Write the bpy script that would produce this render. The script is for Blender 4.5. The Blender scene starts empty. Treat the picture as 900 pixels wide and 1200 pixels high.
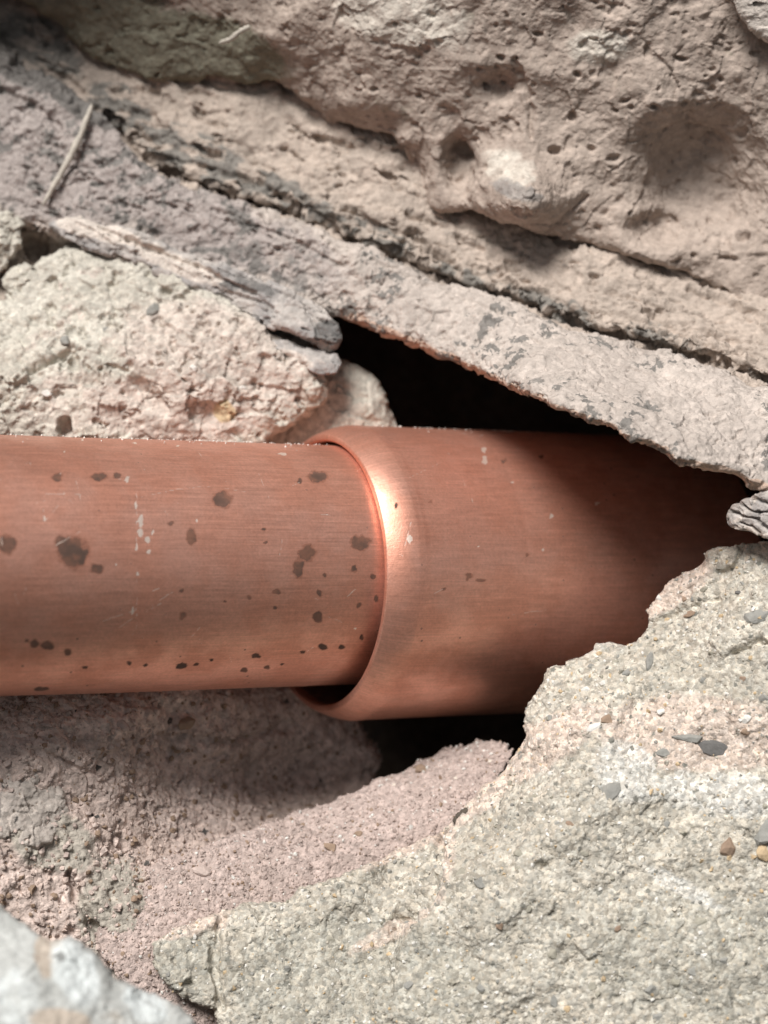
import bpy, math, random
import numpy as np
from concurrent.futures import ThreadPoolExecutor
from mathutils import Matrix, Vector

# ------------------------------------------------------------------ frame, camera, sky, sun, exposure
S = 0.000193            # metres per modelling unit (54 mm pipe = 280 units)
F = 2300.0              # camera distance in units
PITCH = math.radians(18)
LIFT = 0.8
RX = np.array(Matrix.Rotation(-PITCH, 3, 'X'))
sc = bpy.context.scene
C = sc.collection
rng = np.random.default_rng(7)
random.seed(7)


def to_world(p):
    """model-frame units (x right, y into the wall, z up along the wall) -> metres"""
    w = (np.asarray(p, float) * S) @ RX.T
    return w + np.array([0, 0, LIFT])


cam_d = bpy.data.cameras.new('camera')
cam = bpy.data.objects.new('camera', cam_d)
C.objects.link(cam)
cam.location = to_world((0, -F, 0))
cam.rotation_euler = (math.pi / 2 - PITCH, 0, 0)
cam_d.sensor_fit = 'VERTICAL'
cam_d.sensor_height = 36
cam_d.lens = 36 / 2 * F / 600.0
cam_d.clip_start = 0.01
cam_d.clip_end = 100
cam_d.dof.use_dof = True
cam_d.dof.focus_distance = (F - 150) * S
cam_d.dof.aperture_fstop = 9.5
sc.camera = cam

LIGHT = np.array([-0.24, -0.69, 0.68])
LIGHT = LIGHT / np.linalg.norm(LIGHT)
Lw = Vector(RX @ LIGHT)
world = bpy.data.worlds.new('World')
sc.world = world
world.use_nodes = True
wn = world.node_tree
bg = wn.nodes['Background']
sky = wn.nodes.new('ShaderNodeTexSky')
sky.sky_type = 'NISHITA'
sky.sun_disc = False
sky.sun_elevation = math.asin(max(-1, min(1, Lw.z)))
sky.sun_rotation = math.atan2(Lw.x, Lw.y)
sky.air_density = 1.0
sky.dust_density = 3.0
hs = wn.nodes.new('ShaderNodeHueSaturation')
hs.inputs['Saturation'].default_value = 0.25
wn.links.new(sky.outputs[0], hs.inputs['Color'])
wn.links.new(hs.outputs[0], bg.inputs['Color'])
bg.inputs['Strength'].default_value = 0.05

sun_d = bpy.data.lights.new('sun', 'SUN')
sun = bpy.data.objects.new('sun', sun_d)
C.objects.link(sun)
sun_d.energy = 5.0
sun_d.angle = math.radians(23)
sun_d.color = (1.0, 0.972, 0.935)
sun.rotation_euler = Lw.to_track_quat('Z', 'Y').to_euler()
sun.location = to_world(LIGHT * 4000)

sc.cycles.max_bounces = 6
sc.cycles.diffuse_bounces = 3
sc.cycles.glossy_bounces = 3
vs = sc.view_settings
vs.view_transform = 'Standard'
vs.look = 'None'
vs.exposure = 0.0
vs.gamma = 1.0
vs.use_curve_mapping = False


# ------------------------------------------------------------------ numeric helpers
def at(px, py, y):
    k = (F + y) / F
    return np.stack([(px - 450) * k, y + 0 * px, (600 - py) * k], -1)


def proj(p):
    k = F / (F + p[:, 1])
    return p[:, 0] * k + 450, 600 - p[:, 2] * k


def _h(ix, iy, iz, seed):
    h = (ix.astype(np.uint32) * np.uint32(374761393) + iy.astype(np.uint32) * np.uint32(668265263)
         + iz.astype(np.uint32) * np.uint32(2246822519) + np.uint32((seed * 3266489917) & 0xffffffff))
    h = (h ^ (h >> np.uint32(15))) * np.uint32(2246822519)
    h = (h ^ (h >> np.uint32(13))) * np.uint32(3266489917)
    return h ^ (h >> np.uint32(16))


POOL = ThreadPoolExecutor(4)


def chunked(fn, p, *a):
    n = len(p)
    if n < 30000:
        return fn(p, *a)
    res = list(POOL.map(lambda i: fn(p[i:i + 20000], *a), range(0, n, 20000)))
    if isinstance(res[0], tuple):
        return tuple(np.concatenate(x) for x in zip(*res))
    return np.concatenate(res)


def perlin(p, seed=0):
    return chunked(_perlin, p, seed)


def worley(p, scale, seed=0, jit=0.75):
    """F1 distance, F2-F1, random per cell, facet plane height"""
    return chunked(_worley, p, scale, seed, jit)


def _perlin(p, seed=0):
    p = p.astype(np.float32)
    i = np.floor(p).astype(np.int32)
    f = p - i
    u = f * f * f * (f * (f * 6 - 15) + 10)
    out = np.zeros(len(p), np.float32)
    for dx in (0, 1):
        wx = u[:, 0] if dx else 1 - u[:, 0]
        for dy in (0, 1):
            wy = u[:, 1] if dy else 1 - u[:, 1]
            for dz in (0, 1):
                wz = u[:, 2] if dz else 1 - u[:, 2]
                h = _h(i[:, 0] + dx, i[:, 1] + dy, i[:, 2] + dz, seed)
                g = (((h & np.uint32(1023)).astype(np.float32) / 511.5 - 1) * (f[:, 0] - dx)
                     + (((h >> np.uint32(10)) & np.uint32(1023)).astype(np.float32) / 511.5 - 1) * (f[:, 1] - dy)
                     + (((h >> np.uint32(20)) & np.uint32(1023)).astype(np.float32) / 511.5 - 1) * (f[:, 2] - dz))
                out += wx * wy * wz * g
    return out * 1.25


def fbm(p, scale, octv=4, seed=0, gain=0.5, ridged=False):
    a, s, tot = 1.0, 1.0 / scale, 0
    for o in range(octv):
        n = perlin(p * s + 17.3 * o, seed + o)
        if ridged:
            n = 1 - 2.2 * np.abs(n)
        tot = tot + a * n
        a *= gain
        s *= 2.03
    return tot


def _worley(p, scale, seed, jit):
    p = (p / scale).astype(np.float32)
    i = np.floor(p - 0.5).astype(np.int32)
    n = len(p)
    f1 = np.full(n, 9, np.float32)
    f2 = np.full(n, 9, np.float32)
    hid = np.zeros(n, np.uint32)
    vec = np.zeros((n, 3), np.float32)
    for dx in (0, 1):
        for dy in (0, 1):
            for dz in (0, 1):
                c = i + np.array([dx, dy, dz], np.int32)
                h = _h(c[:, 0], c[:, 1], c[:, 2], seed)
                off = np.stack([(h & np.uint32(1023)), (h >> np.uint32(10)) & np.uint32(1023),
                                (h >> np.uint32(20)) & np.uint32(1023)], -1).astype(np.float32) / 1023
                d3 = p - (c + 0.5 + (off - 0.5) * jit)
                d = np.sqrt((d3 * d3).sum(1))
                near = d < f1
                f2 = np.where(near, f1, np.minimum(f2, d))
                f1 = np.where(near, d, f1)
                hid = np.where(near, h, hid)
                vec[near] = d3[near]
    z = np.zeros(n, np.int32)
    h2 = _h(hid.view(np.int32), z, z, seed + 5)
    r = (h2 & np.uint32(0xffff)).astype(np.float32) / 65535
    g = np.stack([((h2 >> np.uint32(4)) & np.uint32(255)), ((h2 >> np.uint32(12)) & np.uint32(255)),
                  ((h2 >> np.uint32(20)) & np.uint32(255))], -1).astype(np.float32) / 127.5 - 1
    return f1, f2 - f1, r, (g * vec).sum(1)


def sstep(a, b, x):
    t = np.clip((x - a) / (b - a), 0, 1)
    return t * t * (3 - 2 * t)


def smax(a, b, k):
    h = np.clip(0.5 + 0.5 * (a - b) / k, 0, 1)
    return b * (1 - h) + a * h + k * h * (1 - h)


def seg_dist(X, Y, pts):
    d = np.full(X.shape, 1e9)
    for (x0, y0), (x1, y1) in zip(pts[:-1], pts[1:]):
        ex, ey = x1 - x0, y1 - y0
        t = np.clip(((X - x0) * ex + (Y - y0) * ey) / max(ex * ex + ey * ey, 1e-9), 0, 1)
        d = np.minimum(d, np.hypot(X - x0 - t * ex, Y - y0 - t * ey))
    return d


def poly_sdf(X, Y, pts):
    q = list(pts) + [pts[0]]
    d = seg_dist(X, Y, q)
    ins = np.zeros(X.shape, bool)
    for (x0, y0), (x1, y1) in zip(q[:-1], q[1:]):
        if y0 == y1:
            continue
        c = (y0 > Y) != (y1 > Y)
        ins ^= c & (X < (x1 - x0) * (Y - y0) / (y1 - y0) + x0)
    return np.where(ins, -d, d)


def tps(ctrl, X, Y, lam=0.02):
    c = np.array(ctrl, float)
    P = c[:, :2] / 100
    n = len(P)

    def phi(r2):
        return 0.5 * r2 * np.log(np.maximum(r2, 1e-9))
    K = phi(((P[:, None] - P[None]) ** 2).sum(-1)) + lam * np.eye(n)
    Q = np.c_[np.ones(n), P]
    A = np.block([[K, Q], [Q.T, np.zeros((3, 3))]])
    w = np.linalg.solve(A, np.r_[c[:, 2], 0, 0, 0])
    out = w[n] + w[n + 1] * X / 100 + w[n + 2] * Y / 100
    for i in range(n):
        out = out + w[i] * phi((X / 100 - P[i, 0]) ** 2 + (Y / 100 - P[i, 1]) ** 2)
    return out


def surface_nets(V):
    s = V < 0
    nx, ny, nz = V.shape
    cnt = np.zeros((nx - 1, ny - 1, nz - 1), np.int8)
    cor = [(a, b, c) for a in (0, 1) for b in (0, 1) for c in (0, 1)]
    for a, b, c in cor:
        cnt += s[a:nx - 1 + a, b:ny - 1 + b, c:nz - 1 + c]
    act = (cnt > 0) & (cnt < 8)
    ci, cj, ck = np.nonzero(act)
    idx = -np.ones(act.shape, np.int64)
    idx[ci, cj, ck] = np.arange(len(ci))
    acc = np.zeros((len(ci), 3))
    num = np.zeros(len(ci))
    for a in cor:
        for ax in range(3):
            if a[ax]:
                continue
            b = list(a)
            b[ax] = 1
            va = V[ci + a[0], cj + a[1], ck + a[2]]
            vb = V[ci + b[0], cj + b[1], ck + b[2]]
            m = (va < 0) != (vb < 0)
            t = np.where(m, va / np.where(m, va - vb, 1), 0)
            p = np.tile(np.array(a, float), (len(ci), 1))
            p[:, ax] += t
            acc[m] += p[m]
            num += m
    P = acc / np.maximum(num, 1)[:, None] + np.stack([ci, cj, ck], -1)
    quads = []
    for ax in range(3):
        o1, o2 = (ax + 1) % 3, (ax + 2) % 3
        sl0 = [slice(1, -1)] * 3
        sl1 = [slice(1, -1)] * 3
        sl0[ax] = slice(0, -1)
        sl1[ax] = slice(1, None)
        a, b = s[tuple(sl0)], s[tuple(sl1)]
        for flip, m in ((False, a & ~b), (True, ~a & b)):
            e = np.stack(np.nonzero(m), -1)
            if not len(e):
                continue
            e[:, o1] += 1
            e[:, o2] += 1
            q = []
            for d1, d2 in ((1, 1), (0, 1), (0, 0), (1, 0)):
                c = e.copy()
                c[:, o1] -= d1
                c[:, o2] -= d2
                q.append(idx[c[:, 0], c[:, 1], c[:, 2]])
            q = np.stack(q, -1)
            quads.append(q[:, ::-1] if flip else q)
    Q = np.concatenate(quads)
    return P, Q[(Q >= 0).all(1)]


def mesh_from(name, P, Q):
    me = bpy.data.meshes.new(name)
    me.vertices.add(len(P))
    me.vertices.foreach_set('co', np.ascontiguousarray(P, np.float32).ravel())
    k = Q.shape[1]
    me.loops.add(len(Q) * k)
    me.loops.foreach_set('vertex_index', Q.astype(np.int32).ravel())
    me.polygons.add(len(Q))
    me.polygons.foreach_set('loop_start', np.arange(0, len(Q) * k, k, dtype=np.int32))
    me.polygons.foreach_set('loop_total', np.full(len(Q), k, np.int32))
    me.update(calc_edges=True)
    me.validate()
    return me


def get_co(me):
    a = np.empty(len(me.vertices) * 3, np.float32)
    me.vertices.foreach_get('co', a)
    return a.reshape(-1, 3).astype(np.float64)


def get_no(me):
    a = np.empty(len(me.vertices) * 3, np.float32)
    me.vertex_normals.foreach_get('vector', a)
    return a.reshape(-1, 3).astype(np.float64)


def smooth(me):
    me.polygons.foreach_set('use_smooth', np.ones(len(me.polygons), bool))
    me.update()


def attr(me, name, v):
    a = me.attributes.get(name) or me.attributes.new(name, 'FLOAT', 'POINT')
    a.data.foreach_set('value', np.ascontiguousarray(v, np.float32))


def finish(name, me, P, mat, parent=None, base=None):
    """model-frame vertices -> one object whose origin is at its own base"""
    W = to_world(P)
    if base is None:
        base = np.array([*(W[:, :2].mean(0)), W[:, 2].min()])
    pl = np.array(parent.matrix_basis.translation) if parent else np.zeros(3)
    me.vertices.foreach_set('co', np.ascontiguousarray(W - base, np.float32).ravel())
    me.update()
    smooth(me)
    me.materials.append(mat)
    o = bpy.data.objects.new(name, me)
    C.objects.link(o)
    o.location = base - pl
    if parent:
        o.parent = parent
    return o


def tag(o, label, cat, group=None, kind=None):
    o['label'] = label
    o['category'] = cat
    if group:
        o['group'] = group
    if kind:
        o['kind'] = kind
    return o


# ------------------------------------------------------------------ materials
class NT:
    def __init__(self, name):
        self.m = bpy.data.materials.new(name)
        self.m.use_nodes = True
        self.t = self.m.node_tree
        self.b = self.t.nodes['Principled BSDF']
        tc = self.t.nodes.new('ShaderNodeTexCoord')
        mp = self.t.nodes.new('ShaderNodeMapping')
        mp.inputs['Scale'].default_value = (1 / S,) * 3
        self.t.links.new(tc.outputs['Object'], mp.inputs[0])
        self.co = mp.outputs[0]

    def n(self, typ, **kw):
        nd = self.t.nodes.new(typ)
        for k, v in kw.items():
            setattr(nd, k, v)
        return nd

    def put(self, sock, v):
        if hasattr(v, 'is_linked'):
            self.t.links.new(v, sock)
        elif isinstance(v, (tuple, list)) and len(v) == 3 and sock.type == 'RGBA':
            sock.default_value = (*v, 1)
        else:
            sock.default_value = v

    def noise(self, scale, det=4, rough=0.55, co=None, dist=0.0):
        nd = self.n('ShaderNodeTexNoise')
        self.put(nd.inputs['Vector'], co or self.co)
        nd.inputs['Scale'].default_value = 1.0 / scale
        nd.inputs['Detail'].default_value = det
        nd.inputs['Roughness'].default_value = rough
        nd.inputs['Distortion'].default_value = dist
        return nd.outputs['Fac']

    def vor(self, scale, feature='F1', co=None):
        nd = self.n('ShaderNodeTexVoronoi', feature=feature)
        self.put(nd.inputs['Vector'], co or self.co)
        nd.inputs['Scale'].default_value = 1.0 / scale
        return nd

    def rng(self, v, a, b, c=0.0, d=1.0, sm=True):
        nd = self.n('ShaderNodeMapRange')
        if sm:
            nd.interpolation_type = 'SMOOTHSTEP'
        self.put(nd.inputs['Value'], v)
        for k, x in zip(('From Min', 'From Max', 'To Min', 'To Max'), (a, b, c, d)):
            nd.inputs[k].default_value = x
        return nd.outputs['Result']

    def math(self, op, a, b=0.0):
        nd = self.n('ShaderNodeMath', operation=op)
        self.put(nd.inputs[0], a)
        self.put(nd.inputs[1], b)
        return nd.outputs[0]

    def mix(self, f, a, b, blend='MIX'):
        nd = self.n('ShaderNodeMix', data_type='RGBA', blend_type=blend)
        self.put(nd.inputs['Factor'], f)
        self.put(nd.inputs['A'] if False else nd.inputs[6], a)
        self.put(nd.inputs[7], b)
        return nd.outputs[2]

    def scale(self, col, v):
        nd = self.n('ShaderNodeVectorMath', operation='SCALE')
        self.put(nd.inputs[0], col)
        self.put(nd.inputs['Scale'], v)
        return nd.outputs[0]

    def attr(self, name):
        return self.n('ShaderNodeAttribute', attribute_name=name).outputs['Fac']

    def sep(self, col):
        nd = self.n('ShaderNodeSeparateColor')
        self.put(nd.inputs[0], col)
        return nd.outputs

    def bump(self, h, dist, strength=1.0, normal=None):
        nd = self.n('ShaderNodeBump')
        self.put(nd.inputs['Height'], h)
        nd.inputs['Distance'].default_value = dist * S
        nd.inputs['Strength'].default_value = strength
        if normal:
            self.put(nd.inputs['Normal'], normal)
        return nd.outputs[0]


def stone(name, c1, c2, grain=6, gcon=0.3, speck=(0.08, 0.075, 0.07), samt=0.06, masks=(), bumpd=1.4, mott=0.25,
          msize=70, rough=0.92, gsat=0.0, gcon2=0.0):
    """mineral colour + crystal grains + dark specks; masks = (attribute, colour, strength) laid over it"""
    t = NT(name)
    col = t.mix(t.rng(t.noise(msize, 4, 0.6), 0.36, 0.64), c1, c2)
    br = t.noise(14, 4, 0.65) if masks else None
    for a, c, k in masks:
        f = t.math('MULTIPLY_ADD', br, 0.9)
        t.t.nodes[-1].inputs[2].default_value = -0.45
        f = t.math('ADD', t.attr(a), t.math('MULTIPLY', f, t.rng(t.attr(a), 0.02, 0.3)))
        col = t.mix(t.math('MULTIPLY', t.rng(f, 0.25, 0.75), k), col, c)
    wv = t.n('ShaderNodeTexNoise')
    t.put(wv.inputs['Vector'], t.co)
    wv.inputs['Scale'].default_value = 1 / (grain * 0.9)
    wv.inputs['Detail'].default_value = 2
    off = t.n('ShaderNodeVectorMath', operation='MULTIPLY_ADD')
    t.put(off.inputs[0], wv.outputs['Color'])
    off.inputs[1].default_value = (grain * 1.6,) * 3
    t.put(off.inputs[2], t.co)
    v = t.vor(grain, co=off.outputs[0])
    cs = t.sep(v.outputs['Color'])
    g = t.rng(cs[0], 0, 1, 1 - gcon, 1 + gcon * 0.8, False)
    col = t.scale(col, g)
    if gsat > 0:
        tint = t.mix(cs[1], (1.0, 0.9, 0.74), (0.95, 1.0, 0.98))
        col = t.mix(gsat, col, tint, 'MULTIPLY')
    col = t.scale(col, t.rng(t.noise(9, 3, 0.7), 0.25, 0.75, 1 - mott, 1 + mott, False))
    v2 = t.vor(grain * 2.1, co=off.outputs[0])
    c2s = t.sep(v2.outputs['Color'])
    if gcon2 > 0:
        col = t.scale(col, t.rng(c2s[0], 0, 1, 1 - gcon2, 1 + gcon2 * 0.8, False))
    sm = t.math('MULTIPLY', t.rng(c2s[1], 1 - samt, 1 - samt + 0.01),
                t.rng(v2.outputs['Distance'], 0.25, 0.42, 1, 0))
    col = t.mix(sm, col, speck)
    t.put(t.b.inputs['Base Color'], col)
    t.b.inputs['Roughness'].default_value = rough
    t.b.inputs['Specular IOR Level'].default_value = 0.25
    h = t.math('ADD', t.noise(5.0, 3, 0.65), t.math('MULTIPLY', v.outputs['Distance'], -0.5))
    t.put(t.b.inputs['Normal'], t.bump(h, bumpd))
    return t.m


PINK = (0.58, 0.475, 0.425)
GREY = (0.24, 0.225, 0.215)
M = {}
M['over'] = stone('pitted_tuff', (0.42, 0.345, 0.295), (0.35, 0.285, 0.243), 7, 0.10, samt=0.0, mott=0.2,
                  masks=(('green', (0.17, 0.165, 0.12), 0.85), ('pale', (0.62, 0.57, 0.50), 0.8), ('grey', GREY, 0.7)))
M['mortar'] = stone('crumbly_mortar', (0.44, 0.365, 0.31), (0.37, 0.31, 0.265), 6, 0.14, samt=0.0, mott=0.2,
                    masks=(('grey', (0.17, 0.162, 0.148), 0.85),))
M['slab'] = stone('slab_stone', (0.475, 0.415, 0.372), (0.41, 0.357, 0.32), 6, 0.14, samt=0.0, mott=0.2,
                  masks=(('copper_bounce', (0.55, 0.37, 0.27), 0.6), ('mauve', (0.31, 0.27, 0.255), 0.85),
                         ('grey', (0.15, 0.142, 0.132), 0.85)))
M['cream'] = stone('cream_limestone', (0.51, 0.48, 0.42), (0.44, 0.41, 0.355), 5, 0.22, samt=0.008, mott=0.22,
                   masks=(('pink', (0.52, 0.44, 0.39), 0.75), ('ochre', (0.50, 0.38, 0.22), 0.8), ('grey', GREY, 0.6)))
M['shale'] = stone('grey_shale', (0.43, 0.39, 0.36), (0.30, 0.28, 0.27), 6, 0.15, samt=0.0, mott=0.25, msize=40,
                   masks=(('pale', (0.60, 0.53, 0.47), 0.8), ('grey', (0.13, 0.125, 0.12), 0.8)))
M['conglom'] = stone('sandy_conglomerate', (0.50, 0.467, 0.415), (0.43, 0.402, 0.355), 4.2, 0.34, speck=(0.20, 0.195, 0.17),
                     samt=0.09, gsat=0.4, mott=0.3, bumpd=2.0, gcon2=0.12,
                     masks=(('grey', (0.385, 0.37, 0.33), 0.8), ('pink', (0.58, 0.485, 0.43), 0.9), ('pale', (0.60, 0.59, 0.57), 0.7)))
M['rubble'] = stone('pink_mortar', PINK, (0.50, 0.40, 0.35), 6, 0.22, samt=0.04, mott=0.28, bumpd=2.2,
                    masks=(('grey', (0.36, 0.34, 0.29), 0.8), ('pale', (0.68, 0.56, 0.49), 0.8)))
M['sand'] = stone('pink_sand', (0.47, 0.38, 0.345), (0.43, 0.345, 0.31), 3.6, 0.24, speck=(0.65, 0.58, 0.5), samt=0.02,
                  mott=0.2, bumpd=2.4)
M['palegrey'] = stone('pale_grey_stone', (0.50, 0.445, 0.40), (0.42, 0.375, 0.335), 6, 0.2, samt=0.04)
M['chalk'] = stone('chalky_stone', (0.44, 0.447, 0.43), (0.34, 0.345, 0.33), 8, 0.1, samt=0.02, mott=0.14,
                   masks=(('tan', (0.40, 0.33, 0.265), 0.8), ('pale', (0.56, 0.59, 0.585), 0.9)))
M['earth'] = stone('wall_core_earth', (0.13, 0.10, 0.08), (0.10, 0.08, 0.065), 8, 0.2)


def plain(name, c, rough=0.85, var=0.25, sc_=8):
    t = NT(name)
    t.put(t.b.inputs['Base Color'], t.scale(t.mix(0.0, c, c), t.rng(t.noise(sc_, 5, 0.65), 0.25, 0.75, 1 - var, 1 + var, False)))
    t.b.inputs['Roughness'].default_value = rough
    t.b.inputs['Specular IOR Level'].default_value = 0.3
    t.put(t.b.inputs['Normal'], t.bump(t.noise(4, 4, 0.6), 1.0))
    return t.m


M['p_dark'] = plain('dark_gravel', (0.13, 0.125, 0.12))
M['p_grey'] = plain('grey_gravel', (0.26, 0.255, 0.235))
M['p_brown'] = plain('brown_gravel', (0.28, 0.20, 0.145))
M['p_pale'] = plain('pale_gravel', (0.66, 0.64, 0.60))
M['p_olive'] = plain('olive_gravel', (0.33, 0.31, 0.255))
M['p_tan'] = plain('tan_gravel', (0.50, 0.38, 0.24))
M['p_pink'] = plain('pink_crumb', (0.48, 0.39, 0.35))
M['straw'] = plain('straw', (0.44, 0.40, 0.345), 0.7)
M['char'] = plain('charred_wood', (0.09, 0.075, 0.06))


def copper():
    t = NT('worn_copper')
    ax = t.n('ShaderNodeAttribute', attribute_name='uvt')      # (length, arc, 0) in units along the pipe
    mp = t.n('ShaderNodeMapping')
    mp.inputs['Scale'].default_value = (0.012, 0.6, 1)
    t.put(mp.inputs[0], ax.outputs['Vector'])
    streak = t.noise(1.0, 5, 0.65, co=mp.outputs[0])
    mp2 = t.n('ShaderNodeMapping')
    mp2.inputs['Scale'].default_value = (0.03, 0.18, 1)
    t.put(mp2.inputs[0], ax.outputs['Vector'])
    band = t.noise(1.0, 4, 0.6, co=mp2.outputs[0])
    cloud = t.noise(60, 5, 0.6)
    fine = t.noise(3, 4, 0.7)
    col = t.mix(t.rng(cloud, 0.38, 0.62), (0.83, 0.43, 0.32), (0.72, 0.345, 0.245))
    col = t.scale(col, t.rng(streak, 0.3, 0.7, 0.86, 1.08, False))
    col = t.scale(col, t.rng(band, 0.3, 0.7, 0.9, 1.07, False))
    col = t.scale(col, t.rng(fine, 0.3, 0.7, 0.88, 1.1, False))
    # pepper of tiny tarnish dots
    v = t.vor(11)
    cs = t.sep(v.outputs['Color'])
    dot = t.math('MULTIPLY', t.rng(cs[0], 0.94, 0.95), t.rng(v.outputs['Distance'], 0.10, 0.16, 1, 0))
    dot = t.math('MULTIPLY', dot, 0.75)
    sa = t.math('ADD', t.attr('stain_shade'), t.math('MULTIPLY', t.rng(fine, 0.3, 0.7, -0.5, 0.5, False), 0.28))
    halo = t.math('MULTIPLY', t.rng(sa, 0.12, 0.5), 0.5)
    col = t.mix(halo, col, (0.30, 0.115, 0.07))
    stain_shade = t.math('MAXIMUM', t.math('MULTIPLY', t.rng(sa, 0.38, 0.76), t.rng(cloud, 0.3, 0.6, 0.8, 1.0)), dot)
    col = t.mix(t.math('MULTIPLY', stain_shade, 0.9), col, t.mix(t.rng(t.noise(16, 3, 0.6), 0.4, 0.65), (0.045, 0.033, 0.026), (0.13, 0.062, 0.04)))
    scr = t.rng(t.attr('scratch'), 0.35, 0.7)
    col = t.mix(t.math('MULTIPLY', scr, 0.95), col, (0.97, 0.80, 0.69))
    t.put(t.b.inputs['Base Color'], col)
    met = t.math('SUBTRACT', 0.76, t.math('MULTIPLY', stain_shade, 0.6))
    t.put(t.b.inputs['Metallic'], met)
    r = t.rng(streak, 0.3, 0.7, 0.35, 0.43, False)
    r = t.math('ADD', r, t.math('MULTIPLY', stain_shade, 0.2))
    r = t.math('ADD', r, t.math('MULTIPLY', t.rng(cloud, 0.3, 0.7), 0.10))
    t.put(t.b.inputs['Roughness'], r)
    n1 = t.bump(streak, 0.15, 0.35)
    n2 = t.bump(t.math('ADD', fine, t.attr('scratch')), 0.35, 0.6, n1)
    t.put(t.b.inputs['Normal'], n2)
    return t.m


M['copper'] = copper()


# ------------------------------------------------------------------ rock sculptor
def sculpt(name, outline, ctrl, back=180, vox=6.0, rnd=22, taper=0.25, warp=7, wscale=45, yfn=None, levels=2, cut=True, hide=None):
    o = np.array(outline, float)
    mg = 4 * vox + warp
    x0, y0 = o.min(0) - mg
    x1, y1 = o.max(0) + mg
    gx = np.arange(x0, x1 + vox, vox)
    gy = np.arange(y0, y1 + vox, vox)
    X, Y = np.meshgrid(gx, gy, indexing='ij')
    flat = np.stack([X.ravel(), Y.ravel(), np.full(X.size, 3.3)], -1)
    sd = abs(hash_name(name)) % 900
    wx = (fbm(flat, wscale, 3, sd) * warp).reshape(X.shape)
    wy = (fbm(flat + 91.7, wscale, 3, sd + 3) * warp).reshape(X.shape)
    sdf = poly_sdf(X + wx, Y + wy, [tuple(p) for p in o])
    yf = tps(ctrl, X, Y)
    if yfn is not None:
        yf = yf + yfn(X, Y, flat)
    inside = sdf < 3 * vox
    d0 = yf[inside].min() - 5 * vox
    gd = np.arange(d0, back + 3 * vox, vox)
    gxx, gyy = np.gradient(yf, vox)
    sl = np.sqrt(1 + np.clip(gxx ** 2 + gyy ** 2, 0, 6))
    D = gd[None, None, :]
    a = sdf[:, :, None] + taper * np.maximum(D - yf[:, :, None], 0)
    b = (yf[:, :, None] - D) / sl[:, :, None]
    V = smax(a, b, rnd)
    V = np.maximum(V, D - back)
    P, Q = surface_nets(V)
    P = P * vox + np.array([x0, y0, d0])
    if cut:
        Q = Q[(P[Q][:, :, 2] < back - 1.6 * vox).any(1)]
    u = np.unique(Q)
    mp = -np.ones(len(P), np.int64)
    mp[u] = np.arange(len(u))
    P, Q = P[u], mp[Q]
    W = at(P[:, 0], P[:, 1], P[:, 2])
    # dense mesh only on the faces that can be seen; hidden sides and the parts buried in the wall stay coarse
    d1 = W[Q[:, 2]] - W[Q[:, 0]]
    d2 = W[Q[:, 3]] - W[Q[:, 1]]
    nr = np.cross(d1, d2)
    nr /= np.maximum(np.linalg.norm(nr, axis=1), 1e-9)[:, None]
    cen = W[Q].mean(1)
    view = cen - np.array([0, -F, 0])
    view /= np.linalg.norm(view, axis=1)[:, None]
    dot = (nr * view).sum(1)
    if (dot * (cen[:, 1] < np.median(cen[:, 1]))).sum() > 0:
        Q = Q[:, ::-1]
        dot = -dot
    cpx, cpy = P[Q].mean(1)[:, 0], P[Q].mean(1)[:, 1]
    fine = (dot < -0.07) & (cpx > -22) & (cpx < 922) & (cpy > -22) & (cpy < 1222)
    if hide is not None:
        fine &= ~hide(cpx, cpy)
    for _ in range(2):                       # grow by two rings
        vm = np.zeros(len(P), bool)
        vm[Q[fine].ravel()] = True
        fine = vm[Q].any(1)
    vc = np.zeros(len(P), bool)
    vc[Q[~fine].ravel()] = True
    coarse = ~fine | vc[Q].any(1)            # overlap one ring so no seam opens
    A1, B1 = subdiv(name, W, Q[fine], levels)
    parts = [(A1, B1)]
    if coarse.any():
        parts.append(subdiv(name, W, Q[coarse], 0, 1.2))
    PP = np.concatenate([p[0] for p in parts])
    QQ = np.concatenate([parts[0][1]] + [p[1] + len(A1) for p in parts[1:]])
    return mesh_from(name, PP, QQ)


def subdiv(name, W, Q, levels, sink=0.0):
    u = np.unique(Q)
    mp = -np.ones(len(W), np.int64)
    mp[u] = np.arange(len(u))
    me = mesh_from(name, W[u], mp[Q])
    if levels == 0:
        co = get_co(me) - get_no(me) * sink
        bpy.data.meshes.remove(me)
        return co, mp[Q]
    ob = bpy.data.objects.new('tmp', me)
    C.objects.link(ob)
    md = ob.modifiers.new('s', 'SUBSURF')
    md.levels = levels
    dg = bpy.context.evaluated_depsgraph_get()
    m2 = ob.evaluated_get(dg).to_mesh()
    co = get_co(m2)
    q = np.empty(len(m2.loops), np.int32)
    m2.loops.foreach_get('vertex_index', q)
    bpy.data.objects.remove(ob)
    bpy.data.meshes.remove(me)
    return co, q.reshape(-1, 4)


def hash_name(s):
    h = 7
    for ch in s:
        h = (h * 131 + ord(ch)) % 1000003
    return h


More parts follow.
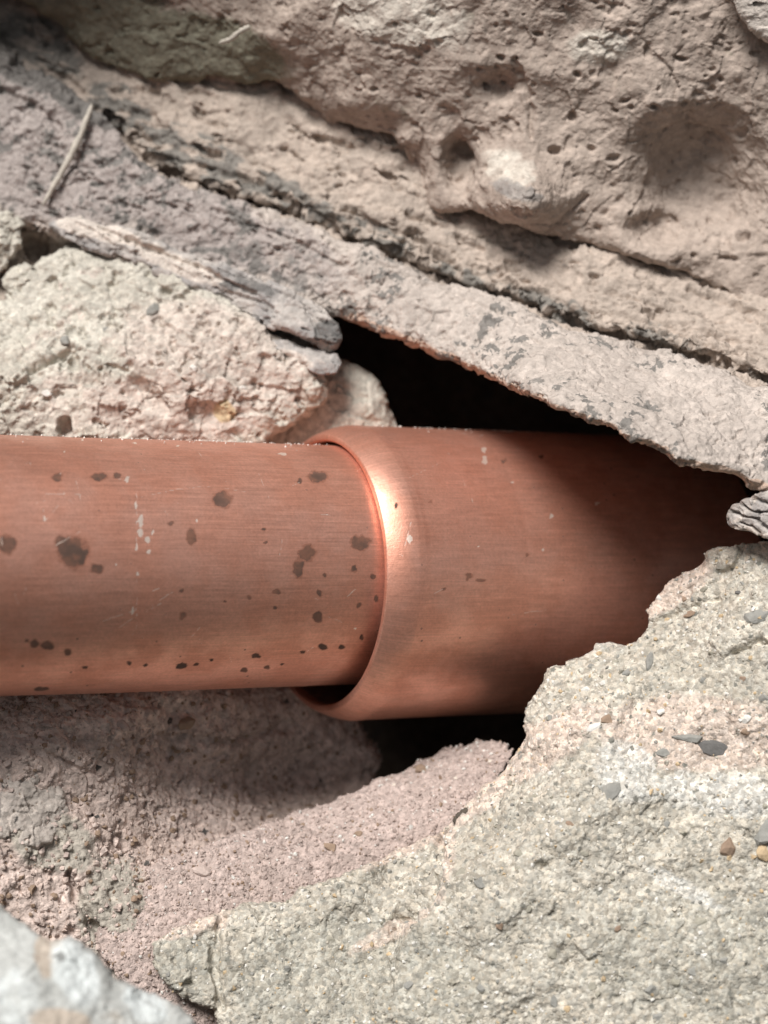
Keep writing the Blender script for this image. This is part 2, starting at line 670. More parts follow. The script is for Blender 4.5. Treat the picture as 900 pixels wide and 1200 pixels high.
class Rock:
    """vertices being carved: displacement along the normal, and colour masks"""

    def __init__(self, name, *a, **k):
        self.name = name
        self.me = sculpt(name, *a, **k)
        self.P = get_co(self.me)
        self.N = get_no(self.me)
        self.px, self.py = proj(self.P)
        self.sd = hash_name(name) % 900
        self.wx = self.px + 4.0 * fbm(self.P, 22, 3, self.sd + 11)
        self.wy = self.py + 4.0 * fbm(self.P + 55.5, 22, 3, self.sd + 17)
        self.front = sstep(0.0, -0.35, self.N[:, 1])
        self.d = np.zeros(len(self.P))
        self.masks = {}

    def noise(self, amp, scale, octv=4, ridged=False, gain=0.5, stretch=None):
        p = self.P if stretch is None else self.P @ np.array(stretch).T
        self.d += amp * fbm(p, scale, octv, self.sd + int(scale), gain, ridged)
        return self

    def facets(self, amp, scale, stretch=None):
        p = self.P + 0.25 * scale * np.stack([perlin(self.P / scale * 1.3, 5), perlin(self.P / scale * 1.3, 6),
                                              perlin(self.P / scale * 1.3, 7)], -1)
        if stretch is not None:
            p = p @ np.array(stretch).T
        f1, e, r, pl = worley(p, scale, self.sd + 2)
        self.d += amp * (pl * 1.2 + 0.5 * (r - 0.5))
        return self

    def pockets(self, depth, scale, lo=0.25, hi=0.5, stretch=None, lim=None):
        p = self.P if stretch is None else self.P @ np.array(stretch).T
        f = sstep(lo, hi, fbm(p, scale, 4, self.sd + 200 + int(scale), 0.6))
        if lim is not None:
            f = f * lim(self.px, self.py)
        self.d -= depth * f
        return self

    def grains(self, amp, scale):
        f1, e, r, pl = worley(self.P, scale, self.sd + 31)
        self.d += amp * (0.55 - f1) * (0.3 + 1.4 * r)
        return self

    def pits_random(self, depth, scale, keep=0.3, size=0.3):
        q = self.P + 2.5 * np.stack([perlin(self.P / 7, 8), perlin(self.P / 7, 9), perlin(self.P / 7, 10)], -1)
        f1, e, r, pl = worley(q, scale, self.sd + 41)
        self.d -= depth * sstep(size * (0.5 + r / keep * 0.7), 0.08, f1) * (r < keep)
        return self

    def pit(self, x, y, rx, ry=None, depth=8, ang=0.0, sharp=0.75):
        ry = ry or rx
        m = np.hypot(self.px - x, self.py - y) < 2.2 * max(rx, ry) + 8
        ca, sa = math.cos(ang), math.sin(ang)
        dx, dy = self.wx[m] - x, self.wy[m] - y
        r = np.hypot((dx * ca + dy * sa) / rx, (-dx * sa + dy * ca) / ry)
        self.d[m] -= depth * sstep(1.15, 1.15 - sharp, r) * self.front[m]
        return self

    def bump(self, x, y, rx, ry=None, h=8, ang=0.0, sharp=0.9):
        return self.pit(x, y, rx, ry, -h, ang, sharp)

    def crack(self, pts, w, depth, ragged=0.6):
        p = np.array(pts, float)
        m = (self.px > p[:, 0].min() - 5 * w) & (self.px < p[:, 0].max() + 5 * w) & \
            (self.py > p[:, 1].min() - 5 * w) & (self.py < p[:, 1].max() + 5 * w)
        d = seg_dist(self.wx[m], self.wy[m], pts)
        ww = w * (1 + ragged * 1.6 * fbm(self.P[m], 18, 2, self.sd + 71))
        self.d[m] -= depth * sstep(1.0, 0.15, d / np.maximum(ww, 0.3)) * self.front[m]
        return self

    def mask(self, name, blobs=(), noise=None, up=None):
        v = self.masks.get(name, np.zeros(len(self.P)))
        for b in blobs:
            x, y, rx, ry = b[:4]
            ang = b[4] if len(b) > 4 else 0
            k = b[5] if len(b) > 5 else 1.0
            ca, sa = math.cos(ang), math.sin(ang)
            dx, dy = self.wx - x, self.wy - y
            r = np.hypot((dx * ca + dy * sa) / rx, (-dx * sa + dy * ca) / ry)
            v = np.maximum(v, k * sstep(1.35, 0.65, r))
        if noise:
            sc_, lo, hi, k = noise[:4]
            lim = noise[4] if len(noise) > 4 else None
            f = k * sstep(lo, hi, fbm(self.P, sc_, 4, self.sd + 120 + int(sc_), 0.6))
            if lim is not None:
                f = f * lim(self.px, self.py)
            v = np.maximum(v, f)
        self.masks[name] = v
        return self

    def done(self, mat, label, cat, group=None, kind=None, names=()):
        self.P = self.P + self.N * self.d[:, None]
        for n in names:
            self.masks.setdefault(n, np.zeros(len(self.P)))
        for n, v in self.masks.items():
            attr(self.me, n, v)
        self.o = finish(self.name, self.me, self.P, M[mat])
        tag(self.o, label, cat, group, kind)
        self.o2 = None
        return self


# slope of the bedding: layers run down to the right
_b = math.radians(22)
BED = np.array([[math.cos(_b) * 0.35, 0, -math.sin(_b) * 0.35], [0, 1, 0], [math.sin(_b), 0, math.cos(_b)]])

# --- wall behind everything: a rough hollow, open towards us
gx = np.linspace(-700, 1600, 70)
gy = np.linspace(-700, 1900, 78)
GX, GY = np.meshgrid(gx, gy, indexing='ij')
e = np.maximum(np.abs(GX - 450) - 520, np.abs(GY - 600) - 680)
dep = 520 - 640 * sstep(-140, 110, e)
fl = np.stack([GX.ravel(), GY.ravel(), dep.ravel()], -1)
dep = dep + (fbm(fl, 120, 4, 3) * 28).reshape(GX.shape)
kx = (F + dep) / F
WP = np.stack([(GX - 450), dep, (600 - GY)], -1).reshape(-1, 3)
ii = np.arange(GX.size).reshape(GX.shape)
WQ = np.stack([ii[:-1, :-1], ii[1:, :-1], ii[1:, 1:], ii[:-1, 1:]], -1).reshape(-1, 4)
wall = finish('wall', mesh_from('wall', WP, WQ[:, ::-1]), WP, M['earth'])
wall['kind'] = 'structure'

# --- overhanging pitted rock
def over_y(X, Y, flat):
    r = np.hypot((X - 818) / 92, (Y - 205) / 92)
    v = 62 * sstep(1.05, 0.3, r)
    r2 = np.hypot((X - 612) / 62, (Y - 232) / 50)
    v -= 44 * sstep(1.15, 0.15, r2)
    r3 = np.hypot((X - 590) / 30, (Y - 100) / 22)
    v += 14 * sstep(1.2, 0.3, r3)
    r4 = np.hypot((X - 540) / 24, (Y - 190) / 40)
    v += 34 * sstep(1.2, 0.3, r4)
    r6 = np.hypot((X - 480) / 30, (Y - 215) / 60)
    v += 26 * sstep(1.2, 0.3, r6)
    r7 = np.hypot((X - 420) / 60, (Y - 150) / 26)
    v += 20 * sstep(1.2, 0.3, r7)
    r5 = np.hypot((X - 770) / 40, (Y - 270) / 24)
    v += 34 * sstep(1.15, 0.45, r5)
    return v + 16 * fbm(flat, 110, 3, 77).reshape(X.shape)


R = Rock('overhang_rock',
         [(-140, -140), (-140, -40), (0, -8), (60, 30), (105, 75), (150, 92), (230, 102), (320, 100), (390, 150), (455, 165),
          (490, 213), (497, 246), (560, 250), (575, 268), (625, 281), (680, 289), (705, 296), (740, 306), (800, 322),
          (815, 335), (850, 350), (890, 368), (1040, 440), (1040, -140)],
         [(100, 50, 125), (320, 90, 85), (490, 235, 45), (600, 230, 5), (625, 275, 20), (560, 120, 5), (450, 120, 25),
          (350, 30, 20), (550, 0, -50), (700, 120, -25), (880, 230, 5), (880, 100, -35), (720, 200, -5), (740, 235, 12), (720, 285, 18), (790, 310, 12),
          (850, 330, 15), (1000, 300, -10), (1000, -100, -110), (400, -100, -60), (0, -100, 100), (200, 20, 80),
          (650, 170, 0), (900, 360, 20), (550, 200, 25)],
         back=230, vox=6.6, rnd=18, taper=0.35, warp=8, yfn=over_y)
R.noise(5, 60, 3).noise(2.2, 26, 4, gain=0.6).facets(2.4, 42).noise(0.9, 9, 3, gain=0.6).facets(1.0, 14).pockets(4, 40, 0.35, 0.65)
R.pits_random(5, 26, 0.3, 0.26).pits_random(3.2, 13, 0.22, 0.32)
for x, y, rx, ry, dp in [(587, 67, 5, 5, 7), (676, 87, 6, 5, 8), (671, 137, 6, 7, 9), (650, 175, 9, 7, 12), (605, 147, 4, 4, 6),
                         (571, 101, 5, 5, 7), (440, 105, 4, 4, 6), (542, 177, 12, 10, 12), (552, 209, 5, 9, 14),
                         (722, 131, 5, 4, 6), (766, 126, 5, 3, 6), (739, 127, 4, 4, 6), (733, 118, 7, 4, 6), (871, 274, 9, 7, 14),
                         (815, 300, 6, 6, 8), (856, 303, 12, 4, 7), (719, 187, 8, 5, 7), (694, 174, 6, 4, 6), (845, 93, 4, 4, 6),
                         (803, 121, 6, 4, 5), (832, 258, 4, 4, 6), (462, 30, 4, 4, 6), (630, 40, 6, 4, 6), (760, 60, 4, 12, 6),
                         (800, 70, 9, 4, 7), (835, 105, 5, 5, 6), (885, 62, 8, 5, 6), (500, 60, 4, 6, 5), (850, 345, 7, 10, 12)]:
    R.pit(x, y, rx, ry, dp)
R.crack([(603, 70), (616, 100), (620, 125), (622, 160)], 6, 7).crack([(690, 230), (660, 255), (630, 285)], 4, 4)
R.crack([(470, 175), (485, 200), (495, 225)], 7, 9)
R.mask('green', [(60, 20, 150, 80, 0.3, 1.3), (230, 60, 110, 45, 0.2)], noise=(60, 0.35, 0.7, 0.4))
R.mask('pale', [(598, 196, 34, 22, 0.3, 0.6), (470, 20, 90, 40, 0.2, 0.6), (700, 55, 40, 22, 0, 0.7)])
R.mask('grey', [(606, 224, 32, 12, 0.3, 0.75), (720, 50, 26, 14, 0.0, 0.4)])
R.done('over', 'big brown pitted rock overhanging at the top, with a rounded knob and scooped hollow', 'rock')

R = Rock('corner_stone', [(850, -140), (852, -20), (862, 20), (888, 48), (930, 62), (1040, 80), (1040, -140)],
         [(870, 0, -95), (900, 30, -90), (1000, 0, -120), (950, -100, -130)], back=60, vox=5, rnd=12)
R.noise(4, 22, 4).facets(3, 20)
R.done('palegrey', 'small pale grey stone cutting into the top right corner above the pitted rock', 'stone')

# --- crumbly mortar shelf between overhang and slab
CRK = [(130, 140), (170, 190), (240, 222), (300, 240), (370, 262), (420, 285), (480, 311), (540, 331), (600, 352), (640, 370),
       (680, 385), (740, 398), (800, 415), (890, 447), (1040, 500)]


def mort_y(X, Y, flat):
    v = -4 * sstep(14, -10, poly_sdf(X, Y, [(690, 262), (722, 248), (745, 262), (750, 300), (800, 296), (815, 335), (740, 345), (690, 322)]))
    dd = seg_dist(X, Y, CRK)
    wv = 10 + 9 * fbm(flat, 34, 2, 23).reshape(X.shape)
    v = v + 34 * sstep(1.0, 0.2, dd / np.maximum(wv, 2))
    return v + 7 * fbm(np.c_[flat[:, 0] * .92 + flat[:, 1] * .37, 2.6 * (flat[:, 1] * .92 - flat[:, 0] * .37), flat[:, 2]], 70, 3, 21, ridged=True).reshape(X.shape)


R = Rock('mortar_shelf',
         [(-140, -60), (60, -10), (200, 40), (330, 60), (470, 120), (640, 200), (720, 225), (860, 290), (1040, 380), (1040, 540), (890, 480), (800, 448), (680, 418),
          (600, 385), (480, 344), (370, 296), (300, 272), (240, 255), (150, 215), (60, 150), (-140, 90)],
         [(120, 90, 140), (0, 20, 165), (-100, 0, 170), (200, 110, 118), (300, 150, 98), (450, 190, 72), (560, 270, 52), (620, 295, 42), (700, 310, 24),
          (800, 340, 14), (900, 400, -35), (1000, 430, -65), (170, 190, 100), (300, 242, 72), (420, 290, 48), (540, 335, 32),
          (680, 388, -28), (890, 450, -92), (640, 340, 8), (760, 370, -25), (400, 240, 66)],
         back=230, vox=7, rnd=14, warp=8, yfn=mort_y,
         hide=lambda x, y: (poly_sdf(x, y, [(140, 60), (330, 70), (480, 130), (520, 210), (640, 250), (700, 210), (830, 260), (960, 370), (960, -50), (140, -50)]) < 0) | (poly_sdf(x, y, [(p[0], p[1] + 14) for p in CRK] + [(1040, 700), (0, 700), (0, 130)]) < 0))
R.noise(4, 40, 4, gain=0.55).facets(4.5, 30, BED).noise(1.2, 9, 3, gain=0.6).facets(2.2, 11).pockets(9, 20, 0.28, 0.5, BED).pockets(6, 40, 0.25, 0.5, BED)
R.pits_random(3, 16, 0.25, 0.3)
R.crack([(500, 296), (525, 302), (535, 308)], 6, 10).crack([(755, 362), (775, 370), (790, 385)], 5, 9)
R.crack([(808, 340), (850, 352), (890, 372), (960, 410)], 6, 10).crack([(600, 340), (640, 352), (690, 378)], 6, 8)
R.crack([(235, 195), (300, 215), (350, 245)], 7, 8).crack([(690, 265), (690, 300)], 4, 6)
R.mask('grey', [(225, 180, 75, 26, 0.45, 1.0), (330, 228, 70, 20, 0.4, 0.9), (440, 275, 60, 14, 0.4, 0.8), (560, 330, 60, 14, 0.35, 0.85),
                (650, 362, 55, 16, 0.4, 0.9), (770, 395, 60, 12, 0.3, 0.7), (140, 125, 40, 26, 0.5, 1.0), (40, 60, 60, 40, 0.5, 1.0)],
       noise=(40, 0.4, 0.8, 0.6))
R.masks['grey'] = R.masks['grey'] * (0.35 + 0.65 * sstep(-0.25, 0.2, fbm(R.P @ BED.T, 15, 4, 88, 0.65)))
band = sstep(46, 10, seg_dist(R.wx, R.wy, CRK))
R.d -= 11 * band * sstep(0.05, 0.4, fbm(R.P @ BED.T, 17, 4, 89, 0.65))
R.d += 7 * band * sstep(0.1, 0.5, fbm(R.P @ BED.T + 31, 22, 4, 90, 0.6))
R.done('mortar', 'crumbly pinkish mortar shelf sloping down right between the overhanging rock and the slab', 'mortar')

# --- slab
SLAB = [(-140, 0), (0, 48), (60, 88), (125, 135)] + CRK[1:] + [(1040, 640), (900, 575), (880, 571), (840, 556), (790, 546),
        (760, 529), (700, 503), (640, 478), (560, 443), (500, 416), (450, 396), (400, 376), (340, 372), (200, 330), (60, 280),
        (0, 262), (-140, 250)]
R = Rock('stone_slab', SLAB,
         [(0, 60, 120), (60, 110, 105), (0, 200, 90), (100, 200, 88), (170, 195, 78), (300, 245, 55), (420, 290, 28), (540, 335, 8),
          (680, 390, -52), (890, 450, -125), (1000, 480, -145), (400, 374, 30), (500, 414, -18), (570, 447, -95), (640, 476, -205), (700, 502, -255), (790, 543, -250),
          (900, 573, -215), (1000, 610, -220), (250, 300, 62), (720, 450, -135)],
         back=210, rnd=28, taper=0.12, warp=7, wscale=34)
R.noise(3.2, 60, 3).noise(2.6, 24, 4, gain=0.6).facets(2.6, 26).noise(1.0, 8, 3, gain=0.6).facets(1.2, 9).pockets(3, 22, 0.35, 0.5).pits_random(2.2, 12, 0.22, 0.3)
R.crack([(20, 70), (70, 112), (130, 150)], 9, 12).crack([(160, 185), (200, 205), (240, 226)], 7, 8)
R.crack([(0, 105), (50, 130), (70, 150)], 6, 8)
R.mask('grey', [(355, 325, 40, 22, 0.5, 0.6), (300, 300, 40, 18, 0.5, 0.6)])
R.masks['grey'] = np.maximum(R.masks['grey'] * (0.4 + 0.6 * sstep(-0.2, 0.25, fbm(R.P, 13, 4, 301, 0.65))),
                             0.95 * sstep(0.14, 0.36, fbm(R.P, 26, 5, 302, 0.75)) * sstep(-0.3, 0.1, fbm(R.P, 110, 2, 303)))
R.mask('grey', [(20, 75, 60, 22, 0.5, .9), (90, 120, 50, 14, 0.6, .8)], noise=(22, 0.12, 0.5, 0.85, lambda x, y: sstep(440, 300, x)))
d0 = R.d.copy()
R.facets(3.0, 20).noise(2.0, 14, 3).pockets(5, 16, 0.3, 0.5, BED)
R.d = d0 + (R.d - d0) * sstep(470, 330, R.px)
R.crack([(430, 300), (520, 338), (600, 372)], 3, 4).crack([(620, 395), (700, 420), (790, 445)], 3, 4).crack([(250, 245), (330, 275), (400, 312)], 4, 5)
R.mask('mauve', [(60, 170, 140, 90, 0.4, 1.0), (230, 255, 110, 45, 0.45, 0.9), (340, 300, 80, 40, 0.45, 0.6)])
lip = poly_sdf(R.px, R.py, SLAB)
R.masks['copper_bounce'] = np.clip(sstep(-26, -8, lip) * (R.px > 400) * sstep(0.1, -0.35, R.N[:, 2]) * 0.9, 0, 1)  # bounce light from the copper, painted onto the lip's underside
R.done('slab', 'long pale grey slab running diagonally down to the right above the dark hole', 'slab')

# --- shale flakes over the left stone
R = Rock('shale_flake', [(50, 262), (90, 254), (140, 262), (200, 288), (290, 320), (350, 343), (385, 362), (402, 384), (400, 402), (388, 412),
                         (350, 398), (310, 380), (240, 348), (160, 312), (90, 292)],
         [(60, 270, 58), (150, 285, 48), (250, 325, 34), (340, 360, 18), (395, 395, 14), (250, 345, 38), (200, 290, 55), (330, 340, 30)],
         back=120, vox=5, rnd=10, taper=0.1, warp=5, wscale=30)
R.facets(4, 26, BED).noise(3, 22, 4, stretch=BED).pockets(5, 14, 0.25, 0.45, BED).facets(1.2, 9)
R.crack([(150, 280), (230, 312), (300, 345)], 4, 6).crack([(230, 302), (300, 328), (360, 356)], 3, 5).crack([(350, 350), (372, 385), (376, 405)], 4, 5)
R.mask('pale', [(110, 268, 60, 12, 0.3, 0.9), (210, 310, 60, 12, 0.4, 0.8)]).mask('grey', [(385, 388, 18, 16), (300, 335, 30, 8, .4, .7), (270, 335, 12, 6, 0.3, 0.8)])
R.done('shale', 'long thin grey flake between slab and cream stone, its broken end over the hole', 'stone flake',
       'layered flakes')

R = Rock('shale_flake', [(310, 392), (335, 398), (365, 410), (392, 412), (402, 424), (396, 440), (372, 438), (345, 424), (318, 408)],
         [(320, 400, 24), (360, 420, 16), (395, 428, 14)], back=100, vox=4, rnd=7, taper=0.1, warp=3, wscale=20)
R.facets(3, 14, BED).noise(2, 14, 3)
R.mask('pale', [(350, 420, 25, 6, 0.4, 0.6)]).mask('grey', [])
R.done('shale', 'short broken grey flake wedged just below the longer layered flake', 'stone flake', 'layered flakes')

# --- left cream stone
def left_y(X, Y, flat):
    r = np.hypot((X - 130) / 90, (Y - 470) / 40)
    v = 10 * sstep(1.2, 0.4, r)
    return v + 9 * fbm(flat, 70, 3, 31).reshape(X.shape)


R = Rock('cream_stone', [(-140, 345), (0, 348), (28, 318), (70, 286), (150, 294), (240, 328), (300, 370), (350, 413), (385, 438), (389, 462),
                         (376, 486), (345, 500), (318, 516), (305, 560), (-140, 570)],
         [(0, 360, 35), (100, 315, 52), (200, 355, 32), (300, 410, 14), (375, 455, 18), (200, 440, -2), (100, 480, -10),
          (0, 450, -12), (345, 495, 30), (200, 530, 20), (-100, 450, -30), (0, 540, 5), (300, 500, 22)],
         back=170, rnd=24, taper=0.15, warp=6, wscale=34, yfn=left_y)
R.noise(4, 45, 4, gain=0.58).facets(4.5, 30).noise(1.2, 8, 3, gain=0.6).facets(1.2, 10).pockets(7, 30, 0.28, 0.5).pits_random(4, 20, 0.28, 0.28).pits_random(2, 9, 0.25, 0.33)
R.crack([(35, 435), (65, 420), (85, 408), (88, 430)], 8, 12).crack([(20, 450), (45, 440)], 7, 8)
R.pit(75, 502, 9, 14, 24, 0, 0.5).pit(193, 341, 9, 6, 10, 0.2).pit(152, 430, 6, 5, 6).pit(155, 392, 4, 4, 6).pit(225, 365, 3, 3, 5)
R.pit(155, 362, 12, 5, 5, -0.3).pit(40, 375, 12, 5, 5, 0.2).pit(112, 495, 5, 5, 7).pit(215, 395, 18, 5, 5, 0.3)
R.pit(170, 465, 34, 18, 9, 0.4).pit(240, 485, 22, 16, 9).pit(310, 420, 10, 8, 5)
R.mask('pink', [(250, 420, 130, 70, 0.3, 0.7), (200, 480, 110, 40, 0.1, 0.9), (90, 470, 80, 40, 0, 0.5)], noise=(60, 0.2, 0.6, 0.6))
R.mask('ochre', [(263, 483, 17, 12, 0.2, 0.9)]).mask('grey', [], noise=(18, 0.65, 0.95, 0.6))
R.done('cream', 'rough cream coloured stone resting behind the top of the left copper pipe', 'stone')
LEFT = R

R = Rock('backing_stone', [(270, 530), (300, 470), (350, 425), (395, 412), (420, 424), (446, 446), (462, 474), (470, 505), (474, 570), (270, 570)],
         [(390, 470, 80), (415, 430, 96), (430, 480, 76), (462, 495, 104), (420, 530, 70), (320, 500, 90)], back=240, vox=6.5, rnd=18, taper=0.2, warp=5)
R.noise(3, 24, 4).facets(3, 20)
R.done('cream', 'small rounded stone set back in shadow behind the top of the coupling', 'stone', names=('pink', 'ochre', 'grey'))

for pts, dpt, lab in (([(-90, 238), (8, 246), (27, 262), (24, 292), (8, 318), (-90, 330)], 62, 'pale stone poking in at the left edge above the cream stone'),
                      ([(2, 330), (14, 312), (34, 308), (44, 322), (36, 342), (12, 352)], 58, 'small pale pebble wedged at the left edge below the dark gap')):
    cx, cy = np.mean(pts, 0)
    R = Rock('wedge_stone', pts, [(p[0], p[1], dpt) for p in pts] + [(cx, cy, dpt - 14)], back=140, vox=4, rnd=7, warp=6, wscale=24)
    R.noise(3, 20, 4).facets(5, 20).facets(2, 10)
    R.done('cream', lab, 'stone', names=('pink', 'ochre', 'grey'))

R = Rock('packing_mortar', [(-140, 215), (40, 235), (160, 275), (300, 335), (380, 375), (372, 420), (300, 430), (150, 400), (-140, 420)],
         [(0, 250, 104), (40, 290, 120), (150, 300, 92), (300, 360, 72), (370, 395, 66), (0, 350, 80), (-100, 300, 100), (150, 370, 80), (300, 410, 66)],
         back=230, vox=7.5, rnd=16, warp=6)
R.noise(5, 34, 4, gain=0.6).facets(4, 22).pockets(8, 24, 0.25, 0.5).pit(40, 290, 15, 14, 26, 0, 0.6).pit(70, 302, 16, 8, 16, -0.4)
R.mask('grey', [], noise=(30, 0.3, 0.6, 0.7))
R.done('mortar', 'crumbly mortar packed behind the long flake at the left edge', 'mortar')

# --- lower rubble under the pipe
def rub_y(X, Y, flat):
    r = np.hypot((X - 330) / 110, (Y - 915) / 42)
    v = 34 * sstep(1.3, 0.3, r)
    return v + 14 * fbm(flat, 80, 3, 51).reshape(X.shape)


R = Rock('mortar_bed', [(-140, 770), (330, 770), (385, 800), (430, 845), (450, 885), (445, 960), (430, 1340), (-140, 1340)],
         [(0, 800, -110), (150, 805, -60), (300, 805, 50), (400, 860, 110), (60, 868, -150), (200, 880, -25), (300, 920, 35),
          (400, 930, 75), (150, 960, -110), (50, 1000, -180), (200, 1020, -112), (0, 1050, -200), (150, 1100, -170), (200, 1180, -160),
          (0, 1300, -220), (300, 1100, -100), (400, 1200, -120), (-100, 900, -180), (0, 838, -150), (150, 845, -100), (250, 848, -20)],
         back=260, vox=6.6, rnd=26, taper=0.2, warp=9, yfn=rub_y,
         hide=lambda x, y: (y < 795) | ((y > 1010) & (x > 175)) | ((y > 1110) & (x < 80)) | (y > 1225))
R.noise(5, 42, 4, gain=0.62).facets(3, 24).pockets(4, 22, 0.3, 0.5).grains(1.7, 11).grains(1.2, 6).pits_random(3.5, 15, 0.25, 0.32)
R.crack([(82, 1025), (92, 1055), (105, 1080), (118, 1098)], 9, 14)
R.bump(219, 846, 12, 8, 8).crack([(40, 882), (70, 890), (100, 905)], 7, 7).crack([(190, 865), (290, 868), (340, 850)], 8, 8)
R.mask('grey', [(60, 985, 60, 35, 0.4, 0.9), (130, 1060, 40, 60, 0.2, 0.9), (200, 1130, 70, 60, 0, 0.8)])
R.mask('pale', [(120, 835, 180, 26, 0, 0.8), (20, 840, 60, 24, 0, 0.9)])
R.done('rubble', 'crumbling pinkish brown mortar bed below the copper pipe at left', 'mortar')
BEDR = R

R = Rock('pale_stone', [(-140, 858), (0, 866), (50, 872), (72, 905), (92, 950), (86, 980), (45, 998), (0, 992), (-140, 1005)],
         [(0, 870, -155), (50, 880, -148), (20, 930, -182), (80, 950, -160), (30, 985, -190), (-100, 930, -205)], back=-40, vox=5, rnd=20, taper=0.3, warp=7, wscale=30)
R.noise(4, 26, 4, gain=0.6).facets(3, 22).grains(1.8, 8).pockets(4, 18, 0.3, 0.5)
R.done('palegrey', 'dull pale grey stone at the left edge under the pipe, half buried in mortar', 'stone')

# --- sand heap
R = Rock('sand_heap', [(598, 858), (565, 855), (545, 862), (520, 868), (470, 893), (420, 917), (350, 943), (250, 978), (165, 1005), (120, 1050), (100, 1110),
                       (140, 1160), (200, 1215), (330, 1215), (400, 1100), (480, 1030), (560, 960), (615, 885)],
         [(570, 862, 20), (470, 900, 5), (350, 950, -30), (250, 985, -90), (170, 1015, -125), (590, 890, -45), (540, 920, -55), (450, 975, -72), (350, 1030, -104),
          (250, 1085, -155), (180, 1120, -180), (120, 1090, -175), (200, 1200, -190), (330, 1150, -130), (400, 1060, -95), (480, 1030, -75)],
         back=150, rnd=14, taper=0.9, warp=5, wscale=25)
R.noise(3.0, 50, 3).noise(2.6, 18, 4, gain=0.65).grains(1.6, 8).grains(1.2, 4.5)
R.done('sand', 'heap of loose pink sand sloping down left beneath the coupling', 'sand', kind='stuff')
SAND = R

# --- big conglomerate boulder, lower right
BO = [(1040, 590), (930, 612), (885, 626), (850, 630), (822, 633), (817, 652), (790, 668), (760, 694), (748, 716), (752, 733), (738, 744),
      (700, 742), (680, 750), (640, 778), (615, 810), (605, 830), (608, 850), (592, 880), (560, 915), (530, 943), (480, 978), (400, 1012),
      (300, 1050), (235, 1066), (190, 1078), (165, 1100), (170, 1140), (205, 1172), (245, 1192), (270, 1240), (300, 1340), (1040, 1340)]


def bo_y(X, Y, flat):
    v = 12 * fbm(flat, 120, 3, 61).reshape(X.shape)
    d = seg_dist(X, Y, [(520, 955), (510, 1000), (498, 1050), (455, 1105)])
    side = sstep(-14, 14, (X - 505) + 0.4 * (Y - 1010))
    v += 34 * (1 - side) * sstep(150, 20, d)
    r = np.hypot((X - 475) / 40, (Y - 1030) / 34)
    return v + 14 * sstep(1.2, 0.3, r)


R = Rock('conglomerate_boulder', BO,
         [(820, 645, -105), (750, 725, -100), (690, 750, -100), (620, 815, -105), (602, 865, -110), (540, 945, -125), (300, 1055, -158), (200, 1080, -182), (145, 1095, -188), (200, 1140, -202),
          (880, 680, -150), (850, 720, -150), (700, 810, -140), (850, 800, -172), (650, 880, -160), (750, 890, -195), (880, 890, -205),
          (600, 1000, -205), (750, 1050, -232), (880, 1050, -240), (880, 1200, -268), (600, 1200, -250), (400, 1100, -190), (300, 1150, -190),
          (450, 1000, -150), (1000, 620, -225), (1000, 700, -245), (920, 650, -165), (1000, 800, -255), (1000, 1300, -300), (400, 1300, -240), (640, 930, -180)],
         back=140, vox=6.6, rnd=24, taper=0.6, warp=7, wscale=36, yfn=bo_y)
R.noise(8, 75, 3).noise(2.4, 26, 4, gain=0.6).noise(5, 110, 2).facets(2.2, 34).facets(0.9, 12).grains(0.9, 9).grains(1.2, 5.0).pockets(3, 30, 0.4, 0.6).pits_random(3, 18, 0.2, 0.28)
R.crack([(522, 955), (512, 985), (508, 1010), (500, 1045), (470, 1075)], 13, 20).crack([(860, 765), (890, 752), (930, 755)], 7, 9)
R.crack([(745, 738), (790, 722), (840, 700)], 6, 5).crack([(870, 640), (862, 662), (840, 672)], 7, 8)
R.crack([(460, 1090), (450, 1130), (455, 1170)], 6, 7).pit(634, 1016, 10, 5, 6)
R.bump(634, 1006, 12, 8, 6).bump(675, 862, 12, 6, 5, -0.3)
R.crack([(268, 1062), (256, 1090), (252, 1130), (258, 1180)], 9, 11).pit(222, 1152, 9, 6, 12)
R.mask('pink', [(180, 1078, 90, 22, 0, 0.9), (780, 690, 60, 26, -0.5, 0.9), (640, 870, 90, 30, -0.5, 0.7), (820, 860, 120, 45, 0.05, 0.9), (500, 975, 90, 14, -0.5, 0.9), (560, 930, 50, 22, -0.7, 0.8),
                (520, 1010, 14, 60, 0.1, 0.6), (460, 1090, 60, 12, -0.5, 0.6)])
R.mask('pale', [(736, 905, 42, 34, 0.6, 1.0), (850, 930, 90, 28, 0.1, 0.7), (800, 1040, 60, 10, 0.5, 0.7), (700, 748, 60, 16, 0, 0.5)])
R.mask('grey', [(820, 1120, 150, 90, 0, 0.6), (420, 1150, 160, 80, 0, 0.8), (200, 1130, 70, 40, 0, 0.8), (650, 1100, 120, 70, 0, 0.4)], noise=(50, 0.3, 0.8, 0.5))
R.done('conglom', 'big pale sandy boulder speckled with gravel filling the lower right', 'boulder')
BOULD = R

R = Rock('layered_flake', [(846, 606), (852, 592), (872, 580), (905, 570), (1000, 555), (1000, 655), (915, 640), (895, 634), (870, 626), (852, 620)],
         [(850, 606, -170), (880, 600, -192), (905, 610, -205), (1000, 600, -250), (880, 622, -190)], back=-90, vox=3.6, rnd=9, taper=0.4, warp=4, wscale=22)
R.noise(1.5, 16, 3).facets(1.6, 12)
R.crack([(855, 600), (878, 606), (900, 618), (960, 640)], 3, 7).crack([(862, 588), (885, 600), (905, 600), (960, 610)], 3, 7)
R.crack([(880, 582), (900, 592), (960, 585)], 2.6, 6).crack([(868, 612), (890, 624)], 2.4, 5).crack([(888, 600), (886, 612)], 2, 4)
R.mask('pale', [(880, 625, 30, 8, 0.2, 0.8)], noise=(20, 0.1, 0.6, 0.7)).mask('grey', [])
R.done('shale', 'grey flake with wavy layers sitting on top of the boulder at the right edge', 'stone flake')

